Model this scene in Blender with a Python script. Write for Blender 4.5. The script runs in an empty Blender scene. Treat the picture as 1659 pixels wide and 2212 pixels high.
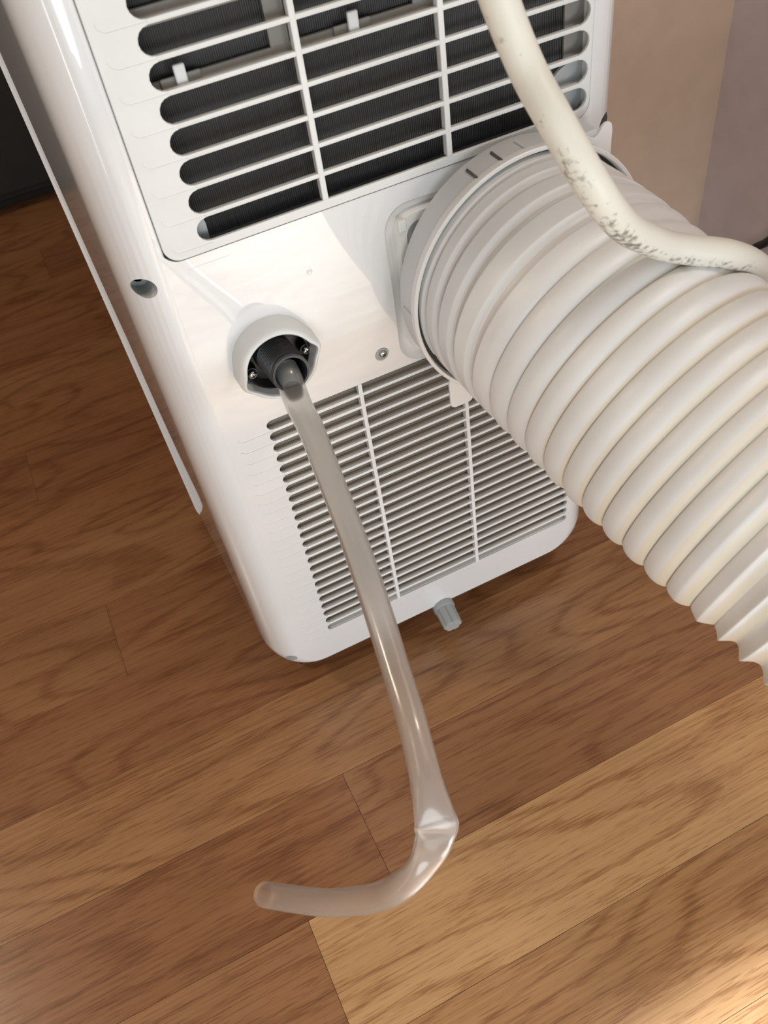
import bpy, bmesh, math, random
from mathutils import Vector, Matrix, noise
random.seed(7)
C = bpy.context.scene.collection
PI = math.pi

# ---------------------------------------------------------------- camera
def cam_axes(a, b, c):
    f = Vector((math.sin(a)*math.cos(b), math.cos(a)*math.cos(b), -math.sin(b)))
    r0 = Vector((math.cos(a), -math.sin(a), 0)); u0 = r0.cross(f)
    return math.cos(c)*r0+math.sin(c)*u0, -math.sin(c)*r0+math.cos(c)*u0, f
cr, cu, cf = cam_axes(0.31113, 0.83509, -0.18216)
cam = bpy.data.objects.new('camera', bpy.data.cameras.new('camera'))
C.objects.link(cam)
m = Matrix((cr, cu, -cf)).transposed().to_4x4()
m.translation = Vector((-0.09598, -0.59168, 0.94173))
cam.matrix_world = m
cam.data.sensor_fit = 'VERTICAL'; cam.data.sensor_height = 36
cam.data.lens = 1861.92/2212*36
cam.data.clip_start = 0.01
cam.data.dof.use_dof = True; cam.data.dof.focus_distance = 0.80; cam.data.dof.aperture_fstop = 11
bpy.context.scene.camera = cam

# ---------------------------------------------------------------- light and exposure
sc = bpy.context.scene
vs = sc.view_settings
vs.view_transform = 'Standard'; vs.look = 'None'; vs.gamma = 1; vs.use_curve_mapping = False
vs.exposure = 0.03
w = bpy.data.worlds.new('world'); sc.world = w; w.use_nodes = True
bg = w.node_tree.nodes['Background']
bg.inputs[0].default_value = (0.93, 0.97, 1.0, 1); bg.inputs[1].default_value = 0.50

def area(name, loc, target, size, power, col, spread=None):
    l = bpy.data.lights.new(name, 'AREA'); l.shape = 'DISK'; l.size = size; l.energy = power; l.color = col
    if spread: l.spread = spread
    o = bpy.data.objects.new(name, l); C.objects.link(o); o.location = loc
    o.rotation_euler = (Vector(target)-Vector(loc)).to_track_quat('-Z', 'Y').to_euler(); return o
area('lamp_light', (0.72, -0.55, 1.95), (0.1, -0.2, 0.2), 0.22, 5.0, (1.0, 0.92, 0.80))
area('front_light', (0.55, -1.80, 0.34), (0.1, -0.1, 0.35), 0.6, 10, (0.93, 0.975, 1.0))
area('fill_light', (-0.7, -1.8, 0.60), (0.1, 0.0, 0.4), 0.9, 11, (0.90, 0.965, 1.0))  # added soft fill from behind the camera, no window built
area('hall_light', (-1.62, 0.75, 1.95), (-0.3, 0.3, 0.0), 0.25, 11, (1.0, 0.84, 0.64))
sl_ = area('corner_streak_light', (-1.25, -0.82, 0.62), (0.0, 0.0, 0.6), 0.1, 1.0, (1.0, 0.98, 0.95)); sl_.data.shape = 'RECTANGLE'; sl_.data.size = 0.07; sl_.data.size_y = 1.1  # unseen strip added to put highlight streaks on the housing corner
sp = bpy.data.lights.new('spot_light', 'SPOT'); sp.energy = 640; sp.spot_size = math.radians(28.5); sp.spot_blend = 0.25
sp.shadow_soft_size = 0.04; sp.color = (0.82, 0.94, 1.10)
so = bpy.data.objects.new('spot_light', sp); C.objects.link(so); so.location = (0.05, -1.35, 2.2)
so.rotation_euler = (Vector((0.20, -1.045, 0))-so.location).to_track_quat('-Z', 'Y').to_euler()

# ---------------------------------------------------------------- materials
def mat(name, col, rough=0.5, **k):
    M = bpy.data.materials.new(name); M.use_nodes = True
    n = M.node_tree; b = n.nodes['Principled BSDF']
    b.inputs['Base Color'].default_value = (*col, 1); b.inputs['Roughness'].default_value = rough
    for q, v in k.items():
        b.inputs[q.replace('_', ' ')].default_value = v
    return M
def N(M, t, **k):
    n = M.node_tree.nodes.new(t)
    for q, v in k.items(): setattr(n, q, v)
    return n
def L(M, a, b): M.node_tree.links.new(a, b)
def fine_noise(M, base, amt=0.04, scale=60, bump=0.0, bscale=300):
    b = M.node_tree.nodes['Principled BSDF']
    tc = N(M, 'ShaderNodeTexCoord'); nz = N(M, 'ShaderNodeTexNoise'); nz.inputs['Scale'].default_value = scale
    L(M, tc.outputs['Object'], nz.inputs['Vector'])
    cr_ = N(M, 'ShaderNodeValToRGB')
    cr_.color_ramp.elements[0].color = (*[c*(1-amt) for c in base], 1); cr_.color_ramp.elements[0].position = .35
    cr_.color_ramp.elements[1].color = (*[min(1, c*(1+amt)) for c in base], 1); cr_.color_ramp.elements[1].position = .65
    L(M, nz.outputs['Fac'], cr_.inputs[0]); L(M, cr_.outputs[0], b.inputs['Base Color'])
    if bump:
        n2 = N(M, 'ShaderNodeTexNoise'); n2.inputs['Scale'].default_value = bscale
        L(M, tc.outputs['Object'], n2.inputs['Vector'])
        bp = N(M, 'ShaderNodeBump'); bp.inputs['Strength'].default_value = bump; bp.inputs['Distance'].default_value = 0.001
        L(M, n2.outputs['Fac'], bp.inputs['Height']); L(M, bp.outputs[0], b.inputs['Normal'])
    return M
WH = (0.78, 0.785, 0.785)
m_shell = fine_noise(mat('glossy_white_plastic', WH, 0.16, Coat_Weight=0.6, Coat_Roughness=0.04), WH, .012, 8)
m_panel = fine_noise(mat('polished_white_plastic', (0.755, 0.765, 0.77), 0.25, Coat_Weight=1.0, Coat_Roughness=0.02, Coat_IOR=1.85), (0.755, 0.765, 0.77), .01, 8)
m_grille = fine_noise(mat('satin_white_plastic', (0.715, 0.725, 0.71), 0.42), (0.715, 0.725, 0.71), .015, 40, .05, 900)
m_lower = fine_noise(mat('satin_white_slat', (0.79, 0.79, 0.78), 0.4), (0.79, 0.79, 0.78), .01, 40)
m_adapter = fine_noise(mat('matt_grey_white_plastic', (0.63, 0.64, 0.64), 0.45), (0.63, 0.64, 0.64), .015, 30)
m_ring = mat('white_ring_plastic', (0.80, 0.79, 0.77), 0.35)
m_hose = fine_noise(mat('hose_white', (0.73, 0.73, 0.72), 0.40), (0.73, 0.73, 0.72), .03, 12)
m_membrane = fine_noise(mat('hose_membrane', (0.74, 0.69, 0.58), 0.5), (0.74, 0.69, 0.58), .03, 12)
m_black = fine_noise(mat('black_plastic', (0.012, 0.012, 0.013), 0.38), (0.012, 0.012, 0.013), .1, 60)
m_dark = mat('painted_shade', (0.02, 0.019, 0.018), 0.8)
m_filter = fine_noise(mat('grey_backing', (0.10, 0.093, 0.085), 0.7), (0.10, 0.093, 0.085), .15, 90)
m_mesh = mat('filter_mesh', (0.27, 0.245, 0.21), 0.75)
def mesh_nodes(M):
    b = M.node_tree.nodes['Principled BSDF']; tc = N(M, 'ShaderNodeTexCoord'); outs = []
    mp = N(M, 'ShaderNodeMapping'); mp.inputs['Scale'].default_value = (620, 620, 620); L(M, tc.outputs['Object'], mp.inputs[0])
    ck = N(M, 'ShaderNodeTexChecker'); ck.inputs['Scale'].default_value = 1; L(M, mp.outputs[0], ck.inputs['Vector'])
    ck.inputs['Color1'].default_value = (0.25, 0.228, 0.195, 1); ck.inputs['Color2'].default_value = (0.15, 0.135, 0.112, 1)
    L(M, ck.outputs[0], b.inputs['Base Color'])
mesh_nodes(m_mesh)
m_greyp = fine_noise(mat('grey_plastic', (0.36, 0.38, 0.38), 0.42), (0.36, 0.38, 0.38), .03, 60)
m_bracket = fine_noise(mat('grey_bracket', (0.21, 0.20, 0.18), 0.6), (0.21, 0.20, 0.18), .05, 40)
m_steel = mat('screw_steel', (0.62, 0.62, 0.60), 0.22, Metallic=1.0)
m_cable = mat('black_rubber', (0.015, 0.013, 0.013), 0.5)

# finned coil: fine vertical fins and soft horizontal tube bands
m_coil = mat('coil_fins', (0.03, 0.03, 0.032), 0.38)
def coil_nodes(M):
    b = M.node_tree.nodes['Principled BSDF']; tc = N(M, 'ShaderNodeTexCoord')
    sx = N(M, 'ShaderNodeSeparateXYZ'); L(M, tc.outputs['Object'], sx.inputs[0])
    def sine(sock, freq):
        a = N(M, 'ShaderNodeMath', operation='MULTIPLY'); a.inputs[1].default_value = freq; L(M, sock, a.inputs[0])
        s = N(M, 'ShaderNodeMath', operation='SINE'); L(M, a.outputs[0], s.inputs[0]); return s
    fins = sine(sx.outputs['X'], 2*PI/0.0016); tubes = sine(sx.outputs['Z'], 2*PI/0.043)
    nz = N(M, 'ShaderNodeTexNoise'); mp = N(M, 'ShaderNodeMapping'); mp.inputs['Scale'].default_value = (600, 1, 14)
    L(M, tc.outputs['Object'], mp.inputs[0]); L(M, mp.outputs[0], nz.inputs['Vector']); nz.inputs['Scale'].default_value = 1
    add = N(M, 'ShaderNodeMath', operation='MULTIPLY_ADD'); L(M, fins.outputs[0], add.inputs[0]); add.inputs[1].default_value = .5
    L(M, nz.outputs['Fac'], add.inputs[2])
    cr_ = N(M, 'ShaderNodeValToRGB'); e = cr_.color_ramp.elements
    e[0].position = .25; e[0].color = (0.006, 0.006, 0.006, 1); e[1].position = 1.0; e[1].color = (0.036, 0.036, 0.034, 1)
    L(M, add.outputs[0], cr_.inputs[0])
    tb = N(M, 'ShaderNodeMapRange'); tb.inputs[1].default_value = .2; tb.inputs[2].default_value = 1
    L(M, tubes.outputs[0], tb.inputs[0])
    mx = N(M, 'ShaderNodeMixRGB'); mx.blend_type = 'ADD'; L(M, cr_.outputs[0], mx.inputs[1])
    mx.inputs[2].default_value = (0.012, 0.015, 0.019, 1)
    ml = N(M, 'ShaderNodeMath', operation='MULTIPLY'); ml.inputs[1].default_value = .8; L(M, tb.outputs[0], ml.inputs[0])
    L(M, ml.outputs[0], mx.inputs[0]); L(M, mx.outputs[0], b.inputs['Base Color'])
    bp = N(M, 'ShaderNodeBump'); bp.inputs['Strength'].default_value = .5; bp.inputs['Distance'].default_value = 0.0006
    L(M, fins.outputs[0], bp.inputs['Height']); L(M, bp.outputs[0], b.inputs['Normal'])
coil_nodes(m_coil)

# translucent vinyl
m_vinyl = bpy.data.materials.new('clear_vinyl'); m_vinyl.use_nodes = True
b = m_vinyl.node_tree.nodes['Principled BSDF']
b.inputs['Base Color'].default_value = (0.97, 0.95, 0.92, 1); b.inputs['Roughness'].default_value = 0.22
b.inputs['Transmission Weight'].default_value = 0.90; b.inputs['IOR'].default_value = 1.35
b.inputs['Coat Weight'].default_value = 0.4; b.inputs['Coat Roughness'].default_value = 0.08

# cord with dirt
m_cord = mat('cream_cord', (0.62, 0.60, 0.52), 0.45)
def cord_nodes(M):
    b = M.node_tree.nodes['Principled BSDF']; tc = N(M, 'ShaderNodeTexCoord')
    nz = N(M, 'ShaderNodeTexNoise'); nz.inputs['Scale'].default_value = 260; nz.inputs['Detail'].default_value = 4
    n2 = N(M, 'ShaderNodeTexNoise'); n2.inputs['Scale'].default_value = 38; n2.inputs['Detail'].default_value = 3
    L(M, tc.outputs['Object'], nz.inputs['Vector']); L(M, tc.outputs['Object'], n2.inputs['Vector'])
    at = N(M, 'ShaderNodeAttribute', attribute_name='dirt')
    s = N(M, 'ShaderNodeMath', operation='MULTIPLY_ADD'); L(M, n2.outputs['Fac'], s.inputs[0]); s.inputs[1].default_value = .8; L(M, nz.outputs['Fac'], s.inputs[2])
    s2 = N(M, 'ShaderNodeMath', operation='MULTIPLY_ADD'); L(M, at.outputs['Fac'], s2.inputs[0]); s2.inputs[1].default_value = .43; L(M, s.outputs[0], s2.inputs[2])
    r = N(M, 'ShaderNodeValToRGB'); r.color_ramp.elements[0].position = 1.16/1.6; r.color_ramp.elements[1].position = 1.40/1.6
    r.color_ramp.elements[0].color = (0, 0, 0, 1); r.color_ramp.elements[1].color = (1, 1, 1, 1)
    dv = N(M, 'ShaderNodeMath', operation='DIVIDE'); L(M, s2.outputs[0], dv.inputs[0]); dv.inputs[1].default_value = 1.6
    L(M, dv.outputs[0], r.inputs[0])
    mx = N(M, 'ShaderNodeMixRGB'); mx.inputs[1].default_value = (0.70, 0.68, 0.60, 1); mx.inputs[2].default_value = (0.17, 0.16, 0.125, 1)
    L(M, r.outputs[0], mx.inputs[0]); L(M, mx.outputs[0], b.inputs['Base Color'])
cord_nodes(m_cord)

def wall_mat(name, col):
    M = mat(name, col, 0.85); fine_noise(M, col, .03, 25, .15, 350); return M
m_wall_warm = wall_mat('warm_lit_wall', (0.60, 0.46, 0.36))  # warm lamplight put into this wall colour
m_wall_cool = wall_mat('cool_lit_wall', (0.66, 0.59, 0.61))  # cool daylight tint put into this wall colour
m_ceiling = wall_mat('ceiling_paint', (0.7, 0.68, 0.65))
m_cabinet = fine_noise(mat('black_cabinet', (0.012, 0.010, 0.009), 0.6), (0.012, 0.010, 0.009), .2, 20)

# wood planks (grain along x, object colour tints each board)
m_wood = bpy.data.materials.new('oak_board'); m_wood.use_nodes = True
def wood_nodes(M):
    b = M.node_tree.nodes['Principled BSDF']
    tc = N(M, 'ShaderNodeTexCoord'); oi = N(M, 'ShaderNodeObjectInfo')
    rnd = N(M, 'ShaderNodeMath', operation='MULTIPLY'); rnd.inputs[1].default_value = 57.0; L(M, oi.outputs['Random'], rnd.inputs[0])
    cb = N(M, 'ShaderNodeCombineXYZ'); L(M, rnd.outputs[0], cb.inputs[0]); L(M, rnd.outputs[0], cb.inputs[2]); L(M, rnd.outputs[0], cb.inputs[1])
    ad = N(M, 'ShaderNodeVectorMath', operation='ADD'); L(M, tc.outputs['Object'], ad.inputs[0]); L(M, cb.outputs[0], ad.inputs[1])
    def nz(scale, detail=2, rough=.5, dist=0):
        mp = N(M, 'ShaderNodeMapping'); mp.inputs['Scale'].default_value = scale; L(M, ad.outputs[0], mp.inputs[0])
        n = N(M, 'ShaderNodeTexNoise'); n.inputs['Scale'].default_value = 1; n.inputs['Detail'].default_value = detail
        n.inputs['Roughness'].default_value = rough; n.inputs['Distortion'].default_value = dist
        L(M, mp.outputs[0], n.inputs['Vector']); return n.outputs['Fac']
    def math_(op, a, bb, c=None):
        n = N(M, 'ShaderNodeMath', operation=op)
        for i, v in enumerate((a, bb, c)):
            if v is None: continue
            if isinstance(v, (int, float)): n.inputs[i].default_value = v
            else: L(M, v, n.inputs[i])
        return n.outputs[0]
    def ramp(v, stops):
        r = N(M, 'ShaderNodeValToRGB'); e = r.color_ramp.elements
        e[0].position, e[1].position = stops[0][0], stops[-1][0]
        e[0].color = (*[stops[0][1]]*3, 1); e[1].color = (*[stops[-1][1]]*3, 1)
        for p, c in stops[1:-1]:
            q = e.new(p); q.color = (c, c, c, 1)
        L(M, v, r.inputs[0]); return r.outputs[0]
    field = nz((1.9, 8.5, 1), 1.2, .45, .25)
    rings = math_('SINE', math_('MULTIPLY', field, 66), 0)
    fine = nz((0.8, 250, 1), 4, .7)
    pores = nz((30, 560, 1), 2, .5)
    broad = nz((1.3, 16, 1), 2, .5)
    rl = ramp(math_('MULTIPLY_ADD', rings, .5, .5), [(0.0, .78), (.10, .88), (.25, .98), (1.0, 1.0)])
    fl = ramp(fine, [(.30, .76), (.5, 1.0), (.7, 1.12)])
    pl = ramp(math_('MULTIPLY_ADD', math_('MULTIPLY_ADD', rings, -.5, .5), .10, pores), [(.58, 1.0), (.68, .68)])
    bl = ramp(broad, [(.3, .90), (.7, 1.08)])
    tot = math_('MULTIPLY', math_('MULTIPLY', rl, fl), math_('MULTIPLY', pl, bl))
    mx = N(M, 'ShaderNodeMixRGB'); mx.blend_type = 'MULTIPLY'; mx.inputs[0].default_value = 1
    L(M, oi.outputs['Color'], mx.inputs[1]); 
    # darker grain is also redder
    gm = N(M, 'ShaderNodeCombineColor')
    L(M, math_('POWER', tot, .8), gm.inputs[0]); L(M, math_('POWER', tot, 1.1), gm.inputs[1]); L(M, math_('POWER', tot, 1.35), gm.inputs[2])
    L(M, gm.outputs[0], mx.inputs[2]); L(M, mx.outputs[0], b.inputs['Base Color'])
    b.inputs['Roughness'].default_value = 0.30; b.inputs['Coat Weight'].default_value = 0.2; b.inputs['Coat Roughness'].default_value = 0.18
    bp = N(M, 'ShaderNodeBump'); bp.inputs['Strength'].default_value = .25; bp.inputs['Distance'].default_value = 0.0004
    L(M, pl, bp.inputs['Height']); L(M, bp.outputs[0], b.inputs['Normal'])
wood_nodes(m_wood)

# ---------------------------------------------------------------- helpers
def link(name, me, m, parent=None, smooth=False):
    o = bpy.data.objects.new(name, me); C.objects.link(o)
    if m is not None and len(me.materials) == 0:
        for q in (m if isinstance(m, (list, tuple)) else [m]): me.materials.append(q)
    if parent: o.parent = parent
    if smooth:
        for p in me.polygons: p.use_smooth = True
        if smooth != 2: me.set_sharp_from_angle(angle=math.radians(40))
    return o
def pyd(name, v, f, m, parent=None, smooth=False):
    me = bpy.data.meshes.new(name); me.from_pydata([tuple(q) for q in v], [], f); me.update()
    bm = bmesh.new(); bm.from_mesh(me); bmesh.ops.recalc_face_normals(bm, faces=bm.faces); bm.to_mesh(me); bm.free()
    return link(name, me, m, parent, smooth)
def empty(name, loc, label, cat, group=None):
    o = bpy.data.objects.new(name, None); C.objects.link(o); o.location = loc; o.empty_display_size = .05
    tag(o, label, cat, group); return o
def tag(o, label=None, cat=None, group=None, kind=None):
    for k, v in (('label', label), ('category', cat), ('group', group), ('kind', kind)):
        if v: o[k] = v
    return o
def box_me(name, x0, x1, y0, y1, z0, z1, bev=0.0, seg=2):
    bm = bmesh.new(); bmesh.ops.create_cube(bm, size=1)
    for v in bm.verts:
        v.co = Vector(((x0+x1)/2+v.co.x*(x1-x0), (y0+y1)/2+v.co.y*(y1-y0), (z0+z1)/2+v.co.z*(z1-z0)))
    if bev: bmesh.ops.bevel(bm, geom=bm.edges[:], offset=bev, segments=seg, affect='EDGES', profile=.5)
    me = bpy.data.meshes.new(name); bm.to_mesh(me); bm.free(); return me
def box(name, b6, m, parent=None, bev=0.0, smooth=False, seg=2):
    return link(name, box_me(name, *b6, bev, seg), m, parent, smooth)
def rrect(x0, x1, z0, z1, r, n=8):
    P = []
    for cx, cz, a0 in ((x1-r, z0+r, -PI/2), (x1-r, z1-r, 0), (x0+r, z1-r, PI/2), (x0+r, z0+r, PI)):
        for i in range(n+1):
            a = a0+PI/2*i/n; P.append((cx+r*math.cos(a), cz+r*math.sin(a)))
    return P
def plate(name, outer, holes, y_front, thick, m, parent=None, bev=0.0008):
    """flat plate in the XZ plane, cut with holes, rounded edges"""
    cu_ = bpy.data.curves.new(name, 'CURVE'); cu_.dimensions = '2D'; cu_.fill_mode = 'BOTH'
    for poly in [outer]+holes:
        s = cu_.splines.new('POLY'); s.points.add(len(poly)-1)
        for p, (x, z) in zip(s.points, poly): p.co = (x, z, 0, 1)
        s.use_cyclic_u = True
    cu_.extrude = max(thick/2-bev, 0.0001); cu_.bevel_depth = bev; cu_.bevel_resolution = 1; cu_.offset = -bev
    o = bpy.data.objects.new(name, cu_); C.objects.link(o)
    me = bpy.data.meshes.new_from_object(o.evaluated_get(bpy.context.evaluated_depsgraph_get()))
    bpy.data.objects.remove(o); bpy.data.curves.remove(cu_)
    for v in me.vertices:
        x, z, t = v.co; v.co = (x, y_front+thick/2-t, z)
    me.name = name; me.materials.clear()
    bm = bmesh.new(); bm.from_mesh(me); bmesh.ops.remove_doubles(bm, verts=bm.verts, dist=1e-6); bm.to_mesh(me); bm.free()
    return link(name, me, m, parent, False)
def loft(name, rings, m, parent=None, cap0=True, cap1=True, smooth=1, closed=True):
    v = [p for r in rings for p in r]; n = len(rings[0]); f = []
    for i in range(len(rings)-1):
        for j in range(n if closed else n-1):
            a, b_ = i*n+j, i*n+(j+1) % n; f.append((a, b_, b_+n, a+n))
    if cap0: f.append(tuple(range(n)))
    if cap1: f.append(tuple(range((len(rings)-1)*n, len(rings)*n)))
    return pyd(name, v, f, m, parent, smooth)
def lathe(name, prof, origin, axis, m, parent=None, n=48, cap0=False, cap1=False, rad=None, smooth=1):
    """prof: (distance along axis, radius)"""
    A = Vector(axis).normalized(); U = A.cross(Vector((0, 0, 1))).normalized(); W = U.cross(A)
    rings = []
    for t, r in prof:
        rings.append([Vector(origin)+A*t+(U*math.cos(q)+W*math.sin(q))*(r+(rad(q) if rad else 0)) for q in [2*PI*i/n for i in range(n)]])
    return loft(name, rings, m, parent, cap0, cap1, smooth)
def catmull(P, k=10):
    P = [Vector(p) for p in P]; Q = [2*P[0]-P[1]]+P+[2*P[-1]-P[-2]]; out = []
    for i in range(1, len(Q)-2):
        for j in range(k):
            t = j/k; a, b_, c, d = Q[i-1:i+3]
            out.append(.5*((2*b_)+(c-a)*t+(2*a-5*b_+4*c-d)*t*t+(3*b_-a-3*c+d)*t**3))
    out.append(P[-1]); return out
def frames(P, up=Vector((0, 0, 1))):
    T = []
    for i in range(len(P)):
        T.append((P[min(i+1, len(P)-1)]-P[max(i-1, 0)]).normalized())
    n = (up-T[0]*up.dot(T[0])).normalized(); F = []
    for t in T:
        n = (n-t*n.dot(t)).normalized(); F.append((t, n, t.cross(n)))
    return F
def tube(name, P, rad, m, parent=None, n=20, caps=True, k=8, up=Vector((0, 0, 1))):
    P = catmull(P, k); F = frames(P, up); rings = []
    for i, (p, (t, a, b_)) in enumerate(zip(P, F)):
        r = rad(i/(len(P)-1)) if callable(rad) else rad
        rings.append([p+(a*math.cos(q)+b_*math.sin(q))*r for q in [2*PI*j/n for j in range(n)]])
    return loft(name, rings, m, parent, caps, caps, 2 if not caps else 1)

# ================================================================ ROOM
floor = box('floor', (-1.7, 0.95, -2.0, 2.45, -0.06, -0.013), m_filter); tag(floor, kind='structure')
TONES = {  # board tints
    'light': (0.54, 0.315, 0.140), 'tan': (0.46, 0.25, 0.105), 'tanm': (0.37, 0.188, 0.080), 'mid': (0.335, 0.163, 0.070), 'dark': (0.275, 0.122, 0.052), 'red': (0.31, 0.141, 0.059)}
PITCH = 0.1316; Y0 = -0.2545
fixed = {  # row: list of (x_start, x_end, tone)
    0: [(-1.55, -0.054, 'red'), (-0.054, 1.0, 'mid')],
    1: [(-1.7, -0.62, 'mid'), (-0.62, 0.62, 'tanm'), (.62, 1.0, 'mid')],
    2: [(-1.7, -0.50, 'dark'), (-0.50, 0.75, 'red'), (.75, 1.0, 'mid')],
    3: [(-1.7, -0.25, 'mid'), (-0.25, 0.95, 'red')],
    4: [(-1.7, -0.9, 'dark'), (-0.9, 0.25, 'mid'), (0.25, .95, 'red')],
    5: [(-1.7, -0.45, 'mid'), (-0.45, 0.5, 'red'), (.5, .95, 'mid')],
    6: [(-1.7, -0.30, 'dark'), (-0.30, 0.6, 'dark'), (.6, .95, 'mid')],
    -1: [(-1.35, -0.151, 'mid'), (-0.151, 1.0, 'light')],
    -2: [(-1.0, 0.05+.28, 'tan'), (.33, .95, 'light')],
    -3: [(-1.4, 0.12, 'light'), (0.12, .95, 'tan')]}
PALE_BOUNCE = (0.60, 0.47, 0.33)  # unseen front boards, paled so their bounce and reflection turn whiter
for r in range(-13, 21):
    y0 = Y0+r*PITCH; y1 = y0+PITCH
    if y0 < -2.0 or y1 > 2.46: continue
    segs = fixed.get(r)
    if not segs:
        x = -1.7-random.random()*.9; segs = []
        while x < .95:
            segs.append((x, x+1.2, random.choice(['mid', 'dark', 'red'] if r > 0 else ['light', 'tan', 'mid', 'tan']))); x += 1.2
    elif segs[0][0] > -1.7: segs = [(-1.7, segs[0][0], 'mid')]+segs
    for a, b_, t in segs:
        a = max(a, -1.7); b_ = min(b_, .95)
        if b_-a < .02: continue
        c = PALE_BOUNCE if r < -3 else TONES[t]; cx, cy = (a+b_)/2, (y0+y1)/2; g = .00022
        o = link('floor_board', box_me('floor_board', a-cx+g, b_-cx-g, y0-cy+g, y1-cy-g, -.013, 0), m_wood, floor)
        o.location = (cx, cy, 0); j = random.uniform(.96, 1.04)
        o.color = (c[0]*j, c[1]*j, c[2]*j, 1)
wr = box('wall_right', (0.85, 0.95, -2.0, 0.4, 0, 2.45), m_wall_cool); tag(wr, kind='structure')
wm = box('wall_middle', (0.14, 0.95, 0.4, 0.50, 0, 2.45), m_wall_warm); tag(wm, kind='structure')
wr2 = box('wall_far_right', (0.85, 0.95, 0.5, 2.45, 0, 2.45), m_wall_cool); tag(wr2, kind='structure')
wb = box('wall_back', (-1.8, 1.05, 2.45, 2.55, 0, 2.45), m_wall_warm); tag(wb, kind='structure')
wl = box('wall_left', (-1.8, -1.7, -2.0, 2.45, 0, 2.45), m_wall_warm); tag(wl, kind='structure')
ce = box('ceiling', (-1.8, 1.05, -2.0, 2.55, 2.45, 2.55), m_ceiling); tag(ce, kind='structure')
for nm, b6 in (('baseboard_right', (0.840, 0.85, -2.0, 0.4, 0, .05)), ('baseboard_middle', (0.14, 0.840, 0.390, 0.4, 0, .05)), ('baseboard_back', (-1.7, .85, 2.438, 2.45, 0, .09))):
    tag(box(nm, b6, m_ring, None, .002), kind='structure')

# dark cabinet far behind, left
cb = empty('cabinet', (-0.62, 1.80, 0), 'low black cabinet standing on the floor far behind the air conditioner', 'cabinet')
box('body', (-.83, .75, -.25, .25, .03, .92), m_cabinet, cb, .004)
box('top', (-.85, .77, -.27, .26, .92, .95), m_cabinet, cb, .003)
for i in range(3):
    d = box('door', (-.82+i*.525, -.82+i*.525+.515, -.268, -.25, .05, .90), m_cabinet, cb, .003)
    lathe('knob', [(0, .006), (.012, .006), (.014, .012), (.024, .012), (.026, .006)], (-.82+i*.525+.46, -.268, .55), (0, -1, 0), m_steel, d, 16, True, True)
box('plinth', (-.80, .72, -.20, .22, 0, .03), m_cabinet, cb)

# ================================================================ AIR CONDITIONER
ac = empty('air_conditioner', (0, 0, 0), 'white portable air conditioner seen from behind with rear grilles, on the wood floor', 'air conditioner')
# ---- housing shell with cavity behind the grilles
def sec(s, y, ins=0.0, top=0.93):
    return [(x, y, z) for x, z in rrect(-.0405-.0335*s+ins, .3345+.0355*s-ins, .0485-.0035*s+ins, top+.01*s-ins, .030+.012*s)]
rings = [sec(0, .034, .004), sec(0, .0012, .004), sec(0, 0, .003), sec(0, 0, 0)]
for i in range(1, 11):
    a = PI/2*i/10; rings.append(sec(math.sin(a), .046*(1-math.cos(a))))
rings += [sec(1, .12), sec(1.02, .289)]
shell = loft('housing', rings, m_panel, ac, True, True, 1)
bpy.context.view_layer.update()
def cut(o, cyls):
    for (x, z, r, d, y0) in cyls:
        t = lathe('cutter', [(0, r), (d, r)], (x, -.02, z), (0, 1, 0), None, None, 40, True, True)
        md = o.modifiers.new('b', 'BOOLEAN'); md.operation = 'DIFFERENCE'; md.object = t; md.solver = 'EXACT'
        bpy.context.view_layer.update()
        me = bpy.data.meshes.new_from_object(o.evaluated_get(bpy.context.evaluated_depsgraph_get()))
        o.modifiers.clear(); o.data = me; bpy.data.objects.remove(t)
    for p in o.data.polygons: p.use_smooth = True
    o.data.set_sharp_from_angle(angle=math.radians(35))
for v in shell.data.vertices:
    k = max(0, (v.co.y-.046)/.244)
    dx = (.0058+.0050*(v.co.z-.05)/.68)*k
    if v.co.x < -.06: v.co.x -= dx
    elif v.co.x > .355: v.co.x += dx
HOLES = [(-.0575, .594, .0085, .048, .014), (-.0520, .0740, .0062, .050, .022), (.3500, .0740, .0062, .050, .022), (.3525, .594, .0085, .048, .014)]
cut(shell, HOLES)
for x, z, r, d, y0 in HOLES:
    lathe('screw_well', [(0, r*.98), (.0275-y0, r*.98), (.0280-y0, r*.6), (.0280-y0, .0005)], (x, y0, z), (0, 1, 0), m_greyp, ac, 32, False, True)

# ---- flat rear panel
XA, XB = -.0405, .3345
nx, nr = .149, .0158
outer = rrect(XA, XB, .0485, .93, .030)
# notch for the drain plug in the bottom edge
k = next(i for i, p in enumerate(outer) if p[0] > XB-.031 and abs(p[1]-.0485) < 1e-6)
arc = []
for i in range(13):
    a = PI - PI*i/12
    if .040+nr*math.sin(a) > .0485: arc.append((nx+nr*math.cos(a), .040+nr*math.sin(a)))
outer = outer[:k]+outer[k:]
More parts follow.
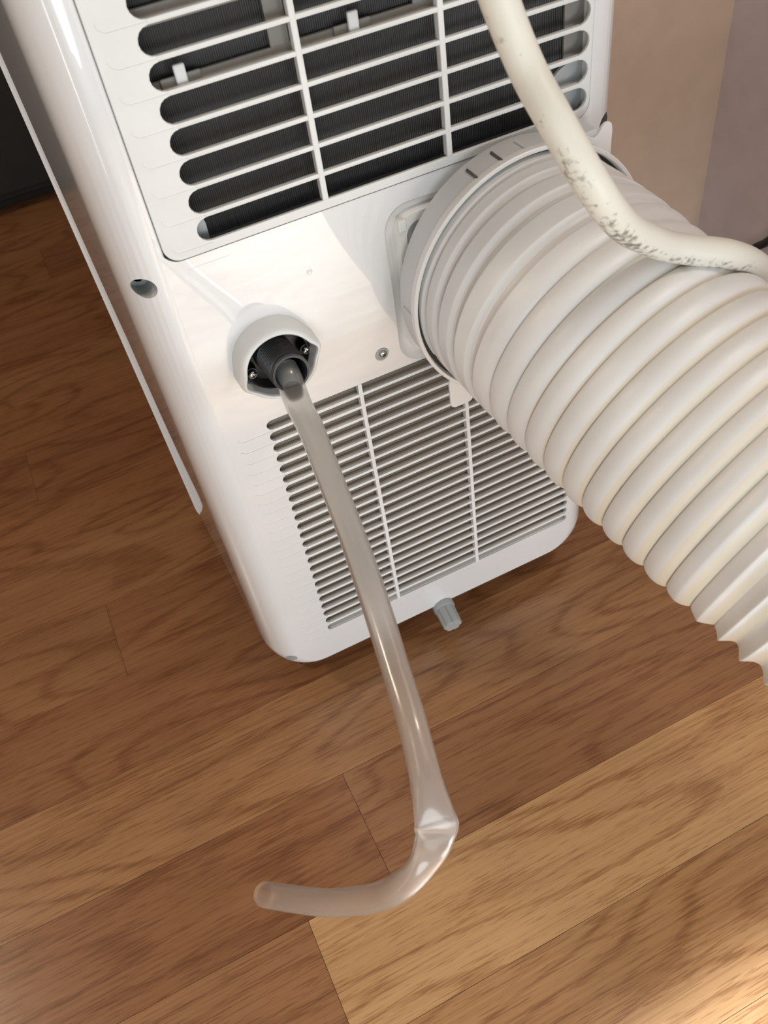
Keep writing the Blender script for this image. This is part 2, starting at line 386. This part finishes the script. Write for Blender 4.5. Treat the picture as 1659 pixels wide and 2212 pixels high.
# first point of rrect is the bottom edge end near x1; the previous (last) is the bottom edge start near x0
outer = outer+[(arc[0][0], .0485)]+arc+[(arc[-1][0], .0485)]
def scallop(xl, xr, zs, r):
    """hole outline: slots at heights zs (ascending) joined by the space of the slats"""
    P = []
    for z in zs:
        for i in range(9):
            a = -PI/2-PI*i/8; P.append((xl+r+r*math.cos(a), z+r*math.sin(a)))
    for z in reversed(zs):
        for i in range(9):
            a = PI/2-PI*i/8; P.append((xr-r+r*math.cos(a), z+r*math.sin(a)))
    return P
LP = .01409; LZ = [.42818-LP*i for i in range(24)][::-1]; LR = .00540; LXL, LXR = -.0005, .3305
low = scallop(LXL, LXR, LZ, LR)
upper_open = rrect(-.0385, .3318, .6088, .918, .014)
exh_open = rrect(.1385, .3315, .4365, .5915, .022)
drain_open = [(.0225+.0285*math.cos(2*PI*i/32), .503+.0285*math.sin(2*PI*i/32)) for i in range(32)]
exh_fix = [p for p in exh_open]
pan = plate('rear_panel', outer, [low, upper_open, exh_fix, drain_open], -.0001, .003, m_panel, ac, .00012)
# lower slats and mullions
sl_me = box_me('slat', LXL+LR-.0015, LXR-LR+.0015, -.0005, .0036, -(LP/2-LR), LP/2-LR, .0006, 2)
for i in range(23):
    o = link('slat', sl_me, m_lower, pan, i == 0); o.location = (0, 0, (LZ[i]+LZ[i+1])/2)
for x in (.0932, .2016):
    box('mullion', (x-.0020, x+.0020, -.0009, .0060, LZ[0]-LR-.0005, LZ[-1]+LR+.0005), m_lower, pan, .0006)
box('inner_screen', (-.036, .330, .0078, .0110, .080, .4345), m_mesh, ac)
box('sill', (LXL, LXR, .0020, .0080, LZ[0]-LR-.004, LZ[0]-LR+.0002), m_lower, pan, .0003)
# ---- upper grille panel
UP = .02156; UZ = [.62609+UP*i for i in range(13)]; UR = .00895; UXL, UXR = -.0079, .3274
gr = plate('rear_grille', rrect(-.0362, .3303, .6098, .9165, .0125), [scallop(UXL, UXR, UZ, UR)], -.0012, .0032, m_grille, ac, .0006)
us_me = box_me('slat', UXL+UR-.002, UXR-UR+.002, -.0010, .0035, -(UP/2-UR), UP/2-UR, .0009, 2)
for i in range(12):
    o = link('slat', us_me, m_grille, gr, i == 0); o.location = (0, 0, (UZ[i]+UZ[i+1])/2)
for x in (.0936, .2012):
    box('mullion', (x-.0024, x+.0024, -.0014, .0055, UZ[0]-UR-.0005, UZ[-1]+UR+.0005), m_grille, gr, .0008)
# embossed curved lines left of every slot
def emboss(name, zs, xl, x_in, dz, parent, m, lift, r):
    V, F = [], []
    for z in zs:
        P = [(x_in, z), (xl+.008, z), (xl+.004, z+.0006), (xl+.0012, z+.0028), (xl, z+dz)]
        P = [(p.x, p.z) for p in catmull([(a, 0, b_) for a, b_ in P], 5)]
        for i, (x, zz) in enumerate(P):
            x2, z2 = P[min(i+1, len(P)-1)]; x1_, z1_ = P[max(i-1, 0)]
            d = math.hypot(x2-x1_, z2-z1_); nx_, nz_ = -(z2-z1_)/d*r, (x2-x1_)/d*r
            b0 = len(V)
            V += [(x+nx_, lift+.0004, zz+nz_), (x+nx_*.5, lift-.00045, zz+nz_*.5), (x-nx_*.5, lift-.00045, zz-nz_*.5), (x-nx_, lift+.0004, zz-nz_)]
            if i:
                for q in range(3): F.append((b0-4+q, b0-3+q, b0+q+1, b0+q))
    o = pyd(name, V, F, m, parent); o['kind'] = 'stuff'; return o
emboss('embossed_rib', [z-UR-.0017 for z in UZ], -.0300, UXL+UR, .0060, gr, m_grille, -.00112, .00050)
emboss('embossed_rib', [z-LR-.0016 for z in LZ], -.0300, LXL+LR, .0035, pan, m_panel, -.00010, .00050)
# coil and brackets behind the upper grille
box('finned_coil', (-.0300, .3240, .0150, .0280, .6120, .9150), m_coil, ac)
box('seam_shade', (-.0392, -.0350, .0026, .0045, .603, .918), m_dark, ac)  # dark strip painting the shade inside the grille seam
box('inner_backplate', (-.036, .330, .0285, .0320, .605, .915), m_bracket, ac)
fr = box('inner_bracket', (-.012, .330, .0105, .0135, .7185, .7275), m_bracket, ac, .0006)
box('inner_bracket', (-.012, .330, .0105, .0135, .7600, .7715), m_bracket, ac, .0006)
box('inner_bracket', (.0785, .0925, .0106, .0134, .7270, .9000), m_bracket, ac, .0006)
box('inner_bracket', (.1860, .1995, .0106, .0134, .7270, .9000), m_bracket, ac, .0006)
for x in (.0135, .1380):
    c = box('clip', (x-.014, x+.014, .0080, .0105, .7215, .7290), m_bracket, ac, .0008)
    box('peg', (x-.0040, x+.0040, .0045, .0080, .7225, .7365), m_adapter, c, .0012)
box('coil_end_plate', (.3130, .331, .0120, .0148, .609, .916), m_bracket, ac, .0006)
box('coil_end_plate', (-.036, .0020, .0110, .0145, .609, .6235), m_greyp, ac, .0006)
lathe('coil_corner', [(0, .0130), (.003, .0130)], (-.0110, .0112, .6235), (0, 1, 0), m_greyp, ac, 32, True, True)
lathe('coil_corner', [(0, .0260), (.003, .0260)], (.322, .0110, .626), (0, 1, 0), m_greyp, ac, 32, True, True)
# recess liner around the exhaust port
def ring2(x0, x1, z0, z1, r, y): return [(x, y, z) for x, z in rrect(x0, x1, z0, z1, r)]
loft('port_recess', [ring2(.1378, .3322, .4358, .5922, .0227, -.0010), ring2(.1392, .3308, .4372, .5908, .0216, .0002),
                     ring2(.1500, .3210, .4480, .5800, .0150, .0085), ring2(.154, .316, .452, .576, .0130, .0090)], m_ring, ac, False, False)
box('port_backing', (.140, .330, .0100, .0140, .438, .590), m_filter, ac)
# panel screw, moulded dot marks
def screw(name, loc, r, parent, ang=.5):
    o = lathe(name, [(0, r), (r*.25, r), (r*.55, r*.82), (r*.72, r*.5), (r*.76, .0002)], loc, (0, -1, 0), m_steel, parent, 24, True, True)
    me = bpy.data.meshes.new('cross_slot'); bm = bmesh.new()
    for q in (ang, ang+PI/2):
        g = bmesh.ops.create_cube(bm, size=1)
        for v in g['verts']:
            x, y, z = v.co.x*r*1.05, v.co.y*r*.30, v.co.z*r*.26
            v.co = Vector((loc[0]+x*math.cos(q)-z*math.sin(q), loc[1]-r*.66+y, loc[2]+x*math.sin(q)+z*math.cos(q)))
    bm.to_mesh(me); bm.free(); link('cross_slot', me, m_black, o); return o
lathe('screw_seat', [(0, .0068), (.0006, .0064), (.0007, .0048), (.0002, .0045), (.0001, .0004)], (.1196, -.0001, .4569), (0, -1, 0), m_greyp, ac, 32, False, True)
screw('screw', (.1205, -.0001, .4575), .0040, ac, .9)
lathe('moulded_dot', [(0, .0026), (.0003, .0024), (.0004, .0018), (.0002, .0015)], (.069, -.0001, .5629), (0, -1, 0), m_panel, ac, 20, False, True)
lathe('moulded_dot', [(0, .0022), (.0003, .0020), (.0004, .0015), (.0002, .0012)], (-.017, -.0001, .2992), (0, -1, 0), m_panel, ac, 20, False, True)
# faint embossed outline of the glossy field
for nm, b6 in (('embossed_line', (-.0225, .010, -.00035, .0004, .6000, .6006)), ('embossed_line', (-.0232, -.0226, -.00035, .0004, .575, .6006))):
    box(nm, b6, m_panel, ac)
# front fascia with its thin protruding edge
fz = [ring2(-.0805, .3765, .0500, .938, .040, .2860), ring2(-.0826, .3786, .0480, .940, .042, .2868), ring2(-.0826, .3786, .0480, .940, .042, .2900),
      ring2(-.0780, .3740, .0520, .936, .040, .2930), ring2(-.0740, .3700, .0560, .932, .040, .320), ring2(-.055, .351, .075, .913, .034, .345)]
fas = loft('front_fascia', fz, m_shell, ac, True, True)
for v in fas.data.vertices:   # the fascia edge flares with the shell
    dx = .0050*(v.co.z-.05)/.68
    v.co.x += -dx if v.co.x < .148 else dx
for x in (-.03, .325):
    for y in (.05, .25):
        ca = box('caster', (x-.012, x+.012, y-.012, y+.012, .026, .052), m_black, ac, .002)
        for s in (-1, 1):
            lathe('wheel', [(0, .016), (.001, .0185), (.007, .0185), (.008, .016)], (x+s*.009-.004, y, .0186), (1, 0, 0), m_black, ca, 24, True, True)

# drain spout collar
bump = lambda q: .0034*math.exp(-((math.atan2(math.sin(q-0.12), math.cos(q-0.12)))/.20)**2)+.0034*math.exp(-((math.atan2(math.sin(q-PI-.30), math.cos(q-PI-.30)))/.22)**2)
CO = (.0225, 0, .503)
def collar_ring(y, r, k=1.0, f=1.0):
    return [(CO[0]+(r+bump(q)*f)*math.cos(q)*k, y, CO[2]+(r+bump(q)*f)*math.sin(q)*k) for q in [2*PI*i/72 for i in range(72)]]
dc = loft('drain_collar', [collar_ring(.0005, .0352), collar_ring(-.016, .0342, 1, 1.2), collar_ring(-.0195, .0338, 1, 1.2), collar_ring(-.0215, .0330, 1, 1.2),
                           collar_ring(-.0228, .0318, 1, 1.25), collar_ring(-.0233, .0306, 1, 1.3), collar_ring(-.0228, .0296, 1, 1.3), collar_ring(-.020, .0291, 1, 1.3), collar_ring(.0015, .0283, 1, 1.3)], m_grille, ac, False, False, 2)
lathe('collar_floor', [(0, .0310), (.001, .0305), (.0012, .0004)], (CO[0], .0020, CO[2]), (0, -1, 0), m_black, ac, 40, True, True)
screw('screw', (.0492, -.0095, .4995), .0040, ac, .4); screw('screw', (-.0008, -.0105, .4965), .0040, ac, .2)
for x, z in ((.0492, .4995), (-.0008, .4965)):
    lathe('screw_boss', [(0, .0056), (.0105, .0052), (.0108, .003)], (x, .0015, z), (0, -1, 0), m_black, ac, 24, False, True)
lathe('collar_liner', [(0, .0290), (.013, .0287), (.0132, .0275), (.0005, .0270)], (CO[0], .0010, CO[2]), (0, -1, 0), m_black, ac, 48, False, False)
ax_n = (Vector((.0238, -.046, .5105))-Vector((.0222, -.001, .504)))
prof = [(0, .0168), (.006, .0168)]
for i in range(12):
    t = .008+i*.0027; prof += [(t, .0151), (t+.0008, .0166), (t+.0014, .0166), (t+.0022, .0151)]
Ln = ax_n.length
prof += [(Ln-.0015, .0162), (Ln, .0156), (Ln, .0138), (Ln-.002, .0130), (Ln-.022, .0126)]
lathe('threaded_spout', prof, (.0222, -.001, .504), ax_n, m_black, ac, 56, True, False)
lathe('spout_core', [(0, .0078), (.020, .0078), (.026, .0074), (.029, .0060), (.0300, .0030), (.0302, .0002)], (.0226, -.0300, .5070), (-.0014, -.0240, -.0155), m_black, ac, 40, True, True)

# drain plug knob at the bottom edge
kn = 48
def knob_ring(t, r, fl):
    A = Vector((-.0025, -.030, -.0035)).normalized(); U = A.cross(Vector((0, 0, 1))).normalized(); W = U.cross(A); O = Vector((.1495, .004, .0425))
    out = []
    for i in range(kn):
        q = 2*PI*i/kn; s = max(0, math.cos(6*q+.5)); rr_ = r*(1-.20*fl*(1-abs(math.cos(3*q)))**2.2)
        out.append(O+A*t+(U*math.cos(q)+W*math.sin(q))*rr_)
    return out
loft('drain_plug', [knob_ring(0, .0140, 0), knob_ring(.0095, .0140, 0), knob_ring(.0105, .0134, 0), knob_ring(.0106, .0128, 1), knob_ring(.034, .0122, 1), knob_ring(.0352, .0116, 1), knob_ring(.0353, .0004, 1)], m_greyp, ac, True, False)

# ================================================================ EXHAUST ADAPTER
RC = Vector((.2485, -.045, .5115))
ad = empty('hose_adapter', (.2485, 0, .5115), 'white round plastic hose adapter clipped into the port at the back of the air conditioner', 'hose adapter')
def loc(o):  # children are authored in world space
    o.matrix_parent_inverse = Matrix.Translation(-Vector((.2485, 0, .5115))); return o
def circ_pts(r, y, n=36, c=RC): 
    return [(c.x+r*math.cos(2*PI*i/n), y, c.z+r*math.sin(2*PI*i/n)) for i in range(n)]
loc(plate('mounting_plate', rrect(.1490, .322, .4450, .5825, .016), [[(RC.x+.066*math.cos(2*PI*i/40), .512+.060*math.sin(2*PI*i/40)) for i in range(40)]], .0030, .0035, m_adapter, ad, .0008))
loc(loft('plate_rim', [ring2(.1480, .323, .4445, .5830, .0165, .0070), ring2(.1480, .323, .4445, .5830, .0165, -.0015), ring2(.1488, .3222, .4453, .5822, .0158, -.0025),
                       ring2(.1560, .3160, .4518, .5748, .0125, -.0025), ring2(.1568, .3152, .4526, .5740, .0120, -.0015), ring2(.1568, .3152, .4526, .5740, .0120, .0040)], m_ring, ad, False, False))
# hood swelling from a rounded square to the ring
def hood_ring(t, y, r):
    P = []
    for i in range(96):
        q = 2*PI*i/96; c, s = math.cos(q), math.sin(q)
        e = 3.2; k = (abs(c)**e+abs(s)**e)**(-1/e)
        sx, sz = .2450+.0840*c*k, .5125+.0665*s*k
        cx_, cz_ = RC.x+r*c, RC.z+r*s
        P.append((sx*(1-t)+cx_*t, y, sz*(1-t)+cz_*t))
    return P
hood = loc(lathe('hood', [(-.0005, .060), (-.0005, .0860), (.0085, .0870), (.0092, .0890), (.0092, .1070), (.0100, .1098), (.0125, .1106), (.0400, .1112)], (RC.x, -.0035, RC.z), (0, -1, 0), m_adapter, ad, 128, False, False))
loc(lathe('ring_rim', [(0, .1085), (0, .1120), (.004, .1128), (.0072, .1128), (.0080, .1120), (.0080, .1098), (.0070, .1090), (-.004, .1075), (-.020, .1020)], (RC.x, -.0385, RC.z), (0, -1, 0), m_ring, ad, 128, False, False))
loc(lathe('gap_shade_ring', [(0, .1085), (.001, .1080), (.0015, .1000)], (RC.x, -.0390, RC.z), (0, -1, 0), m_black, ad, 96, False, False))  # black annulus painting the shaded gap between ring and hose
for ang, dk in ((113.7, m_filter), (101.9, m_filter), (90.8, m_adapter), (178.8, m_adapter)):
    a = math.radians(ang); me = box_me('latch_slot', -.0010, .0010, -.0420, -.0225, -.0022, .0016, .0004, 1)
    me.transform(Matrix.Translation((RC.x+.1108*math.cos(a), 0, RC.z+.1108*math.sin(a))) @ Matrix.Rotation(-(a-PI/2), 4, 'Y'))
    loc(link('latch_slot', me, dk, ad))
loc(plate('corner_flange', [(.296, .560), (.3325, .560), (.3325, .6100), (.3315, .6140), (.3290, .6160), (.3255, .6160), (.3225, .6140), (.3190, .6085), (.3160, .6065), (.3125, .6080), (.309, .611), (.302, .609), (.296, .606)], [], -.0315, .0030, m_ring, ad, .0006))
loc(box('flange_block', (.296, .3195, -.0290, -.0010, .6075, .6125), m_adapter, ad, .0008))
loc(plate('latch_tab', rrect(.166, .190, .396, .432, .006), [], -.0385, .0030, m_ring, ad, .0006))
loc(box('latch_tab', (.168, .188, -.036, -.004, .4275, .4310), m_adapter, ad, .0008))
loc(box('latch_tab', (.1565, .1640, -.0075, -.003, .4450, .4560), m_ring, ad, .0006))
loc(box('latch_tab', (.1490, .1560, -.0045, -.001, .5700, .5800), m_ring, ad, .0006))

# ================================================================ EXHAUST HOSE
path = [(.2485, -.030, .5120), (.2485, -.045, .5115), (.251, -.108, .509), (.264, -.192, .489), (.282, -.278, .465), (.298, -.344, .448), (.318, -.42, .428), (.352, -.51, .41), (.41, -.60, .40), (.50, -.68, .395), (.60, -.735, .39), (.72, -.765, .385), (.85, -.770, .385)]
Pd = catmull(path, 40)
S = [0]
for a, b_ in zip(Pd[:-1], Pd[1:]): S.append(S[-1]+(b_-a).length)
def sample(s):
    lo, hi = 0, len(S)-1
    while hi-lo > 1:
        mi = (lo+hi)//2
        if S[mi] <= s: lo = mi
        else: hi = mi
    t = (s-S[lo])/max(S[hi]-S[lo], 1e-9); return Pd[lo].lerp(Pd[hi], t)
pitch = .0206; ns = 24; tot = S[-1]; steps = int(tot/pitch*ns)
pts = [sample(tot*i/steps) for i in range(steps+1)]; F = frames(pts)
V, Fc, MI = [], [], []; na = 128
def at_s(x):
    x = max(0, min(tot, x))/tot*steps; k0 = min(int(x), steps-1); f = x-k0
    return pts[k0].lerp(pts[k0+1], f), F[k0][1].lerp(F[k0+1][1], f), F[k0][2].lerp(F[k0+1][2], f)
ds = pitch/ns; NR = int(tot/ds)+ns
for i in range(NR+1):
    ph = (i/ns) % 1.0
    for j in range(na):
        q = 2*PI*j/na; s = i*ds-pitch*j/na
        p, a, b_ = at_s(s)
        bl = min(1, max(0, (s-.285)/.06))
        lobe = abs(math.sin(PI*ph))**.42                       # rounded crest, sharp groove
        tip = 1-abs(math.sin(PI*(ph-.5)))**1.15                 # sharp crest, rounded groove
        near = min(1, max(0, (.094-s)/.015))
        gd = min(ph, 1-ph)
        flat = min(1, max(0, (gd-.13)/.09)); flat = flat*flat*(3-2*flat)
        flat = max(flat, .38-.30*abs(math.sin(PI*gd/.065))*(1-flat))
        h = (lobe*(1-bl)+tip*bl)*(1-near)+flat*near
        r = .1054-(.0056+.0022*bl)*(1-h)
        V.append(p+(a*math.cos(q)+b_*math.sin(q))*r)
def idx(i, j):
    if j == na: i, j = i-ns, 0
    return max(0, i)*na+j
for i in range(NR):
    for j in range(na):
        f = [idx(i, j), idx(i, j+1), idx(i+1, j+1), idx(i+1, j)]
        if len(set(f)) < 4: continue
        s = (i+.5)*ds-pitch*(j+.5)/na
        if s < 0 or s > tot: continue
        Fc.append(tuple(f)); ph = ((i+.5)/ns) % 1.0
        MI.append(1 if (s > .13 and ph > 1-.34*min(1, (s-.13)/.14)) else 0)
hose = pyd('exhaust_hose', V, Fc, [m_hose, m_membrane], None, 2)
for p, mi in zip(hose.data.polygons, MI): p.material_index = mi
tag(hose, 'wide white corrugated exhaust hose leading from the adapter towards the camera', 'hose')

# ================================================================ CLEAR DRAIN TUBE
TP = [((.0226, -.0300, .5075), .0105, .0095), ((.0222, -.0390, .5030), .0110, .0093),
      ((.0214, -.0479, .4946), .0112, .0092), ((.0187, -.0685, .4936), .0108, .0091), ((.0172, -.0953, .4903), .0105, .0091), ((.0110, -.1432, .4838), .0101, .0091), ((.0037, -.1980, .4764), .0099, .0090), ((-.0060, -.2551, .4744), .0098, .0089),
      ((-.0163, -.3091, .4668), .0094, .0088), ((-.0219, -.3388, .4626), .0093, .0085), ((-.0268, -.3593, .4571), .0094, .0078), ((-.0308, -.3747, .4521), .0098, .0066), ((-.0337, -.3861, .4455), .0110, .0046), ((-.0357, -.3936, .4399), .0124, .0026), ((-.0370, -.3978, .4359), .0134, .0011),
      ((-.0411, -.4015, .4289), .0117, .0036), ((-.0496, -.4062, .4211), .0100, .0062), ((-.0594, -.4071, .4095), .0093, .0080), ((-.0715, -.4045, .3949), .0091, .0088), ((-.0841, -.3954, .3723), .0092, .0091), ((-.0998, -.3828, .3518), .0092, .0091), ((-.1158, -.3697, .3357), .0091, .0091),
      ((-.1316, -.3540, .3206), .0092, .0092), ((-.1565, -.3267, .2928), .0093, .0093)]
def radii_interp(P3, kk):
    P = catmull([p for p, _, _ in P3], kk); ra = catmull([(a, b_, 0) for _, a, b_ in P3], kk); return P, [(q.x, q.y) for q in ra]
TPp, TPr = radii_interp(TP, 7)
# wide axis follows the crease seen at the kink
crease = (cr*85+cu*28).normalized()
Ft = []
for i in range(len(TPp)):
    t = (TPp[min(i+1, len(TPp)-1)]-TPp[max(i-1, 0)]).normalized()
    a = (crease-t*crease.dot(t)).normalized(); Ft.append((t, a, t.cross(a)))
rings = []; nt = 40
for i, (p, (t, a, b_), (ra, rb)) in enumerate(zip(TPp, Ft, TPr)):
    rings.append([p+a*math.cos(q)*ra+b_*math.sin(q)*rb for q in [2*PI*j/nt for j in range(nt)]])
wall = .0016; inner = []
for i, (p, (t, a, b_), (ra, rb)) in enumerate(zip(TPp, Ft, TPr)):
    inner.append([p+a*math.cos(q)*max(ra-wall, .0004)+b_*math.sin(q)*max(rb-wall, .0003) for q in [2*PI*j/nt for j in range(nt)]])
tb = loft('drain_tube', rings+inner[::-1]+[rings[0]], m_vinyl, None, False, False, 2)
bm = bmesh.new(); bm.from_mesh(tb.data); bmesh.ops.remove_doubles(bm, verts=bm.verts, dist=1e-7); bmesh.ops.recalc_face_normals(bm, faces=bm.faces); bm.to_mesh(tb.data); bm.free()
tag(tb, 'frosted clear vinyl drain tube pushed in the round black spout, kinked near its open end', 'tube')

# ================================================================ CREAM CORD
cord_pts = [(.090, .160, .9515), (.095, .060, .9520), (.100, -.030, .975), (.108, -.105, .975), (.120, -.150, .925), (.130, -.163, .86), (.145, -.166, .80), (.1604, -.1756, .7508), (.1658, -.1997, .7249), (.1775, -.2150, .6960), (.1934, -.2167, .6707), (.2133, -.2099, .6483), (.2363, -.2015, .6290),
            (.2585, -.1960, .6125), (.2781, -.1985, .6035), (.3040, -.2030, .5930), (.3330, -.1960, .5730), (.3620, -.1830, .5480), (.3884, -.1720, .5235), (.4250, -.1660, .4900), (.53, -.14, .36), (.64, -.10, .18), (.71, -.05, .06), (.76, .03, .0100), (.79, .12, .0100)]
co = tube('power_cord', cord_pts, .0101, m_cord, None, 28, True, 10)
at_ = co.data.attributes.new('dirt', 'FLOAT', 'POINT')
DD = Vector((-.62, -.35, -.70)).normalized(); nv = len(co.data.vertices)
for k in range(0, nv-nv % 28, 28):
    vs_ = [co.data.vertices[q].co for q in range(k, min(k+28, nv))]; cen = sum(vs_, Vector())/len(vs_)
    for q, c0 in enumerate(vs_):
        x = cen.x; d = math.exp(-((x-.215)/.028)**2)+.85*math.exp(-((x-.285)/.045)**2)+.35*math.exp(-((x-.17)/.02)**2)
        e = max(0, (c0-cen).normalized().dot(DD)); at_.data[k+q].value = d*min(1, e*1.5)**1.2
tag(co, 'thick cream cord with dirt smudges lying across the white exhaust hose', 'cord')

# ================================================================ BLACK CABLE BY THE WALL
bc = tube('cable', [(.828, .375, .010), (.833, .360, .040), (.836, .340, .080), (.837, .316, .106), (.837, .282, .139), (.837, .259, .168), (.837, .237, .191), (.838, .20, .25), (.8385, .15, .40), (.8385, .13, .52)], .0062, m_cable, None, 16, True, 8)
tag(bc, 'black cable hanging against the right wall behind the exhaust hose', 'cable')
